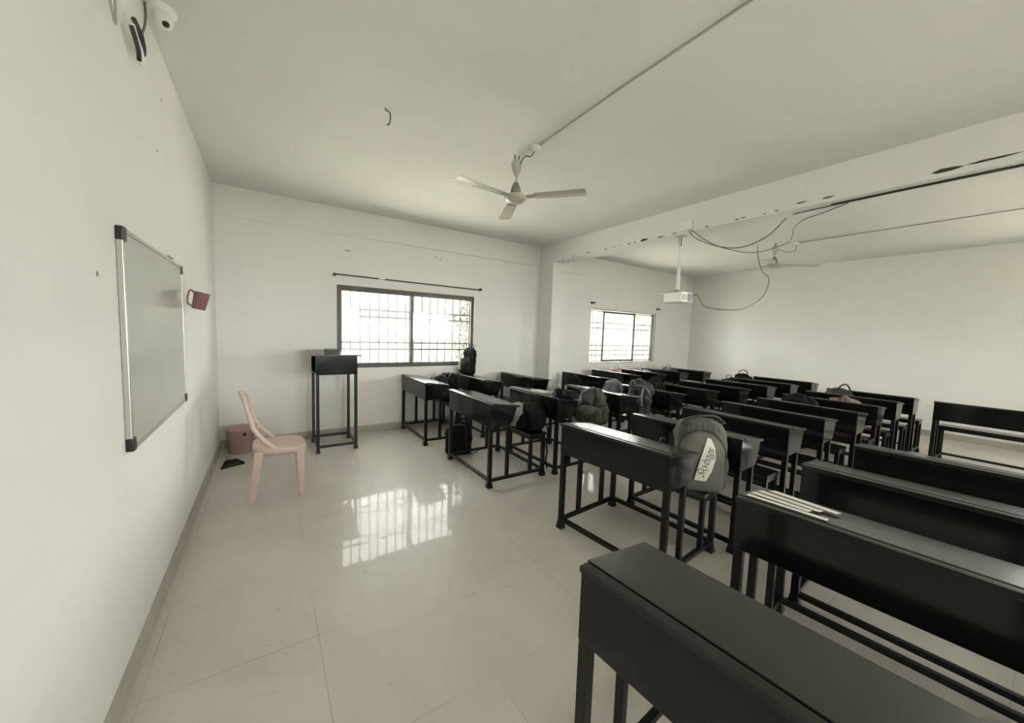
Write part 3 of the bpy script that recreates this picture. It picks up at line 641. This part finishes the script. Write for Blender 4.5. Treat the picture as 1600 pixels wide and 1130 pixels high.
def backpack(name, label, loc, rz, w, d, h, m, m2=None, tilt=(0, 0), seed=1, pocket=True, handle=True, straps=True, nz=.014, cat='backpack', group=None, e=.62, narrow=.06, strapm=None, zipm='blackplastic', top=.34):
    loc = (loc[0], loc[1], loc[2] + w / 2 * math.sin(math.radians(abs(tilt[1]))) + (d * .7) * math.sin(math.radians(abs(tilt[0]))) + .0015)
    t = thing(name, label, cat, loc, (math.radians(tilt[0]), math.radians(tilt[1]), math.radians(rz)), group or 'school bags left on the desks')
    blob(w, d, h, e=e, nz=nz, seed=seed, narrow=narrow, top=top).build('bag_body', M[m], t, smooth=True)
    if pocket:
        moved(blob(w * .78, d * .42, h * .56, e=.6, nz=nz * .8, seed=seed + 4, nu=32, nv=16), (0, -d * .47, h * .05)).build('front_pocket', M[m2 or m], t, smooth=True)
        zs = []
        for k in range(13):
            a = math.pi * k / 12; zs.append((-math.cos(a) * w * .40, -d * .37 - .006, h * .60 + math.sin(a) * h * .27))
        MB().tube(zs, .0028, 5).build('zip', M[zipm], t, smooth=True)
    if handle:
        MB().tube(catmull([(-.045, d * .12, h * .955), (-.035, d * .12, h + .028), (0, d * .12, h + .040), (.035, d * .12, h + .028), (.045, d * .12, h * .955)]), .008, 6, flat=.6).build('carry_handle', M[strapm or m], t, smooth=True)
    if straps:
        for s in (-1, 1):
            MB().tube(catmull([(s * w * .18, d * .40, h * .90), (s * w * .24, d * .58, h * .78), (s * w * .30, d * .66, h * .5), (s * w * .34, d * .60, h * .2), (s * w * .36, d * .46, h * .06)]), .020, 8, flat=.35).build('shoulder_strap', M[strapm or m], t, smooth=True)
    return t
SEAT = .4465
LID = lambda dx: .786 - (dx - .031) * .042 / .290 + .0012
SL = math.atan(.042 / .290)
def on_lid(o, x, y, dx, rz, turn=0, lift=.001):
    o.matrix_world = Matrix.Translation((x, y, LID(dx) + lift)) @ Matrix.Rotation(math.radians(turn), 4, 'Z') @ Matrix.Rotation(SL, 4, 'Y') @ Matrix.Rotation(math.radians(rz), 4, 'Z')
# upright black backpack on the lid of the second desk of the window row
b = backpack('backpack', 'tall black backpack standing upright on a desk lid in front of the larger window', (3.02, -.165, .766), -60, .26, .13, .42, 'black_fab', seed=2, nz=.014, narrow=.22, straps=False)
on_lid(b, 3.02, -.165, .16, -60)
MB().tube(catmull([(-.10, -.085, .30), (-.085, -.112, .24), (-.07, -.125, .16), (-.06, -.125, .05)]), .010, 6, flat=.5).build('side_strap', M['grey_fab'], b, smooth=True)
moved(blob(.07, .09, .20, nz=.006, seed=9, nu=20, nv=10), (-.135, 0, .03)).build('side_pocket', M['grey_fab'], b, smooth=True)
b = backpack('school_bag', 'slumped dark bag on the bench of the desk nearest the lectern', (2.615, -.33, SEAT), -74, .40, .20, .37, 'black_fab', m2='char_fab', seed=5, tilt=(0, 4), nz=.042, top=.5, handle=False, straps=False, strapm='char_fab', cat='bag')
MB().tube(catmull([(-.15, -.10, .20), (-.22, -.12, .26), (-.21, -.11, .16), (-.15, -.1, .12)]), .012, 6, flat=.5).build('side_loop', M['char_fab'], b, smooth=True)
b = backpack('school_bag', 'black boxy bag standing on the floor behind the far feet of a desk', (2.315, -1.385, 0), -17, .30, .165, .345, 'black_fab', seed=8, nz=.008, e=.4, narrow=0, cat='bag', straps=False)
MB().tube(catmull([(.10, -.09, .03), (.16, -.08, .01), (.21, -.05, .012), (.24, .01, .012)]), .008, 6, flat=.5).build('loose_strap', M['black_fab'], b, smooth=True)
b = backpack('school_bag', 'black bag with pale grey flap lying on a bench near the front, its strap dangling', (2.715, -2.19, SEAT), -72, .38, .20, .265, 'black_fab', seed=11, nz=.028, straps=False, pocket=False, cat='bag', narrow=.1)
moved(blob(.22, .185, .245, nz=.022, seed=12, nu=40, nv=22, top=.5), (-.11, -.025, .008)).build('pale_flap', M['grey_fab'], b, smooth=True)
MB().tube(catmull([(.13, .09, .06), (.215, .05, .03), (.235, .03, -.03), (.225, .03, -.13), (.24, .025, -.22), (.225, .03, -.30), (.245, .03, -.38)]), .009, 6, flat=.4).build('hanging_strap', M['black_fab'], b, smooth=True)
b = backpack('backpack', 'crumpled brown grey backpack leaning on the bench of the third desk behind the black bag with pale flap'.replace(' of the third desk', ''), (3.46, -2.34, SEAT), -60, .34, .17, .395, 'brown_fab', m2='olive', seed=15, nz=.048, tilt=(0, 5), strapm='char_fab', narrow=.30, pocket=False, handle=False, top=.45)
moved(blob(.26, .10, .20, nz=.035, seed=66, narrow=.2), (.01, -.075, .0)).build('front_pocket', M['olive'], b, smooth=True)
MB().tube(catmull([(-.16, -.06, .30), (-.185, -.08, .22), (-.17, -.08, .14), (-.185, -.07, .06)]), .009, 6, flat=.5).build('pale_piping', M['grey_fab'], b, smooth=True)
b = backpack('backpack', 'blue grey striped backpack leaning back on a bench below the smaller window', (4.215, -1.95, SEAT), -74, .30, .15, .40, 'blue_fab', seed=18, nz=.02, tilt=(0, 11), narrow=.28, handle=False)
for x in (-.05, .0, .06): MB().tube(catmull([(x * 1.4, -.085, .34), (x * 1.5, -.13, .24), (x * 1.6, -.135, .1)]), .006, 5, flat=.5).build('dark_stripe', M['char_fab'], b, smooth=True)
b = backpack('backpack', 'large glossy charcoal backpack with chevron strap standing on a bench in mid room', (4.225, -2.42, SEAT), -62, .31, .17, .465, 'char_fab', m2='char_fab', seed=21, nz=.034, narrow=.2, handle=False, straps=False, zipm='grey_fab')
for k in range(4): MB().tube([(.03 + .0 * k, -.165, .06 + k * .03), (.06, -.168, .045 + k * .03), (.09, -.160, .06 + k * .03)], .004, 5).build('chevron_trim', M['grey_fab'], b)
MB().tube(catmull([(.05, -.12, .38), (.045, -.165, .27), (.055, -.17, .17)]), .007, 6, flat=.5).build('pale_strap', M['grey_fab'], b, smooth=True)
backpack('backpack', 'black backpack just behind the large charcoal backpack in mid room', (4.925, -2.14, SEAT), -86, .34, .16, .435, 'black_fab', seed=23, nz=.034, straps=False, handle=False, top=.5)
backpack('school_bag', 'pale pink bag showing above the desk below the left half of the smaller window', (6.13, -.40, SEAT), -84, .34, .15, .345, 'pink_fab', m2='pink_fab', seed=26, nz=.03, straps=False, cat='bag', strapm='rust_fab')
backpack('school_bag', 'grey bag barely showing above a desk below the right edge of the smaller window', (6.84, -.60, SEAT), -80, .28, .14, .325, 'grey_fab', m2='char_fab', seed=27, nz=.025, straps=False, cat='bag', strapm='black_fab')
backpack('school_bag', 'dark bag with pale patch on the farthest bench right of the smaller window', (7.515, -.62, SEAT), -84, .42, .17, .37, 'brown_fab', m2='grey_fab', seed=28, nz=.03, straps=False, cat='bag', strapm='black_fab')
backpack('backpack', 'dark crumpled backpack left of the looped handle backpack before the right wall', (6.955, -2.12, SEAT), -86, .38, .16, .345, 'black_fab', m2='char_fab', seed=31, nz=.045, top=.5, straps=False)
b = backpack('backpack', 'charcoal backpack with a raised loop handle before the left part of the right wall', (7.63, -2.04, SEAT), -86, .40, .16, .385, 'black_fab', m2='grey_fab', seed=33, nz=.02, top=.55, handle=False, straps=False)
MB().tube(catmull([(-.07, 0, .36), (-.065, 0, .415), (0, 0, .445), (.065, 0, .415), (.07, 0, .36)]), .008, 6).build('loop_handle', M['char_fab'], b, smooth=True)
backpack('school_bag', 'wide flat black bag on a bench in the middle of the third row', (5.62, -3.56, SEAT), -86, .40, .16, .385, 'black_fab', seed=36, nz=.03, top=.5, straps=False, handle=False, cat='bag')
b = backpack('school_bag', 'rounded glossy dark bag with loop handle against the right wall, behind the brown pink bag', (6.98, -3.56, SEAT), -86, .38, .16, .375, 'char_fab', m2='brown_fab', seed=38, nz=.014, top=.62, straps=False, handle=False, cat='bag')
MB().tube(catmull([(.0, 0, .345), (.01, 0, .40), (.06, 0, .43), (.10, 0, .395), (.13, 0, .30)]), .010, 6).build('loop_handle', M['char_fab'], b, smooth=True)
backpack('school_bag', 'soft brownish pink bag slumped on a bench in front of the right wall', (6.295, -3.80, SEAT), -88, .42, .15, .35, 'rust_fab', seed=40, nz=.05, top=.5, straps=False, handle=False, pocket=False, cat='bag')

# pale olive backpack with lettered strip, on the bench of the nearer front desk
b = backpack('backpack', 'olive grey backpack with a white lettered strip standing on the bench of a front desk', (2.86, -3.93, SEAT), -50, .335, .20, .47, 'olive', seed=44, nz=.016, pocket=False, handle=False, narrow=.10)
moved(blob(.285, .10, .385, e=.62, nz=.006, seed=45, nu=36, nv=20, top=.5, narrow=.08), (-.008, -.085, .012)).build('front_pocket', M['olive_light'], b, smooth=True)
arch = [(-.142 * math.cos(math.pi * k / 16) - .008, -.122 + .02 * math.sin(math.pi * k / 16), .235 + .165 * math.sin(math.pi * k / 16)) for k in range(17)]
MB().tube(arch, .004, 6).build('zip', M['char_fab'], b, smooth=True)
MB().tube(catmull([(-.12, -.03, .42), (-.09, -.05, .462), (.0, -.04, .482), (.08, 0, .475), (.14, .02, .43)]), .015, 8, flat=.5).build('top_strap', M['brown_fab'], b, smooth=True)
for k in range(7):
    x = -.095 + .031 * k; MB().tube([(x * 1.05, -.108,   .412 - abs(k - 3) * .008), (x * .95, -.088, .447 - abs(k - 3) * .009)], .0045, 5).build('gather_fold', M['olive_light'], b, smooth=True)
# white strip: follows the pocket front
def yfront(x, z): return -.085 - .05 * (1 - .25 * z / .385) * max(0.05, 1 - (abs(x + .008) / .1425) ** 3.2) ** .31 * (1 if z < .2 else max(.2, (1 - ((z - .193) / .20) ** 2.4)) ** .4) - .010
stripL = [(-.045, .085), (-.030, .16), (-.012, .24), (.006, .31), (.018, .358)]; stripR = [(.022, .085), (.052, .15), (.070, .23), (.064, .30), (.040, .352)]
mb = MB(); vs = []; K = 5
for (xa, za), (xb, zb) in zip(stripL, stripR):
    for j in range(K + 1):
        x = xa + (xb - xa) * j / K; z = za + (zb - za) * j / K; vs.append((x, yfront(x, z), z))
fs = [(i * (K + 1) + j, i * (K + 1) + j + 1, (i + 1) * (K + 1) + j + 1, (i + 1) * (K + 1) + j) for i in range(4) for j in range(K)]
n0 = len(vs); vs += [(x, y + .012, z) for x, y, z in vs]; fs += [tuple(n0 + k for k in f[::-1]) for f in fs]
edge = [j for j in range(K + 1)] + [i * (K + 1) + K for i in range(1, 5)] + [4 * (K + 1) + j for j in range(K - 1, -1, -1)] + [i * (K + 1) for i in range(3, 0, -1)]
fs += [(edge[i], edge[(i + 1) % len(edge)], n0 + edge[(i + 1) % len(edge)], n0 + edge[i]) for i in range(len(edge))]
strip = mb.add(vs, fs).build('white_strip', M['paper'], b)
fc = bpy.data.curves.new('lettering', 'FONT'); fc.body = 'Skybags'; fc.size = .068; fc.extrude = .0006; fc.offset = -.0009; fc.shear = .5; fc.align_x = 'LEFT'; fc.space_character = .92
fo = bpy.data.objects.new('lettering', fc); COL.objects.link(fo); bpy.context.view_layer.update()
me = bpy.data.meshes.new_from_object(fo.evaluated_get(bpy.context.evaluated_depsgraph_get())); bpy.data.objects.remove(fo)
me.materials.clear(); me.materials.append(M['ink'])
ang = math.radians(73); ca, sa = math.cos(ang), math.sin(ang)
for v in me.vertices:
    u, w_ = v.co.x, v.co.y; x = .004 + u * ca - w_ * sa; z = .100 + u * sa + w_ * ca
    v.co = (x, yfront(x, z) - .0014 - v.co.z, z)
lo = bpy.data.objects.new('lettering', me); COL.objects.link(lo); lo.parent = strip

# bottle, book, pouch, papers
t = thing('water_bottle', 'small clear bottle with a dark cap beside the olive backpack', 'bottle', (2.80, -3.695, SEAT))
MB().lathe([(.030, 0), (.033, .004), (.033, .18), (.026, .21), (.015, .23), (.015, .245), (0, .245)], 24, cap=False).build('bottle_body', M['glassy'], t, smooth=True)
MB().lathe([(.018, .242), (.019, .246), (.019, .268), (.016, .27), (0, .27)], 20, cap=False).build('cap', M['blackplastic'], t, smooth=True)
t = thing('book', 'thin white book lying on a desk lid beside the black pouch', 'book', (3.0, -2.05, LID(.12) + .003), (0, SL, .12))
MB().box(-.075, .075, -.10, .10, .002, .020).build('pages', M['paper'], t); MB().box(-.078, .078, -.103, .103, 0, .002).box(-.078, .078, -.103, .103, .020, .022).build('cover', M['white'], t)
b = backpack('pouch', 'limp black pouch lying on a desk lid behind the white book', (3.065, -2.345, LID(.17) + .001), -75, .30, .17, .085, 'black_fab', seed=50, nz=.022, pocket=False, straps=False, handle=False, cat='pouch', group='pouches')
on_lid(b, 3.065, -2.345, .175, -75, lift=.0025); del b['group']
MB().tube(catmull([(-.13, 0, .05), (-.12, 0, .095), (-.08, 0, .11), (-.06, 0, .08)]), .008, 6).build('strap_loop', M['grey_fab'], b, smooth=True)
def sheet(x, y, rz, w, l, lift, label, curl=.0):
    mb = MB(); n = 6; vs = []
    for j in range(n + 1):
        for i in range(n + 1):
            u, v = i / n - .5, j / n - .5
            vs.append((u * w, v * l, lift + .0012 + curl * (abs(v) * 2) ** 3 + curl * .3 * math.sin(u * 5)))
    fs = [(j * (n + 1) + i, j * (n + 1) + i + 1, (j + 1) * (n + 1) + i + 1, (j + 1) * (n + 1) + i) for j in range(n) for i in range(n)]
    m0 = len(vs); vs += [(a, b2, c - .0006) for a, b2, c in vs]; fs += [tuple(m0 + k for k in f[::-1]) for f in fs]
    eg = list(range(n + 1)) + [i * (n + 1) + n for i in range(1, n + 1)] + [n * (n + 1) + j for j in range(n - 1, -1, -1)] + [i * (n + 1) for i in range(n - 1, 0, -1)]
    fs += [(eg[(i + 1) % len(eg)], eg[i], m0 + eg[i], m0 + eg[(i + 1) % len(eg)]) for i in range(len(eg))]
    o = mb.add(vs, fs).build('paper_sheet', M['paper'])
    return o
d4 = (2.085, -4.52); a4 = math.radians(4.5)
for k, (dx, dy, rz, w, l, lab) in enumerate([(.062, -.150, .03, .040, .26, 'narrow white paper strip along the front edge of the desk lid, lowest of four'),
                                           (.112, -.120, -.07, .045, .20, 'white paper strip second from the front edge of the desk lid'),
                                           (.165, -.135, -.14, .045, .22, 'white paper strip third from the front edge of the desk lid'),
                                           (.225, -.170, -.20, .050, .24, 'white paper strip nearest the bench side of the desk lid')]):
    o = sheet(0, 0, 0, w, l, .0024 * k, lab, curl=0)
    wx = d4[0] + dx * math.cos(a4) - dy * math.sin(a4); wy = d4[1] + dx * math.sin(a4) + dy * math.cos(a4)
    o.matrix_world = Matrix.Translation((wx, wy, LID(dx) + .001)) @ Matrix.Rotation(a4, 4, 'Z') @ Matrix.Rotation(SL, 4, 'Y') @ Matrix.Rotation(rz, 4, 'Z')
    tag(o, lab, 'paper', 'loose papers on the desk lid')
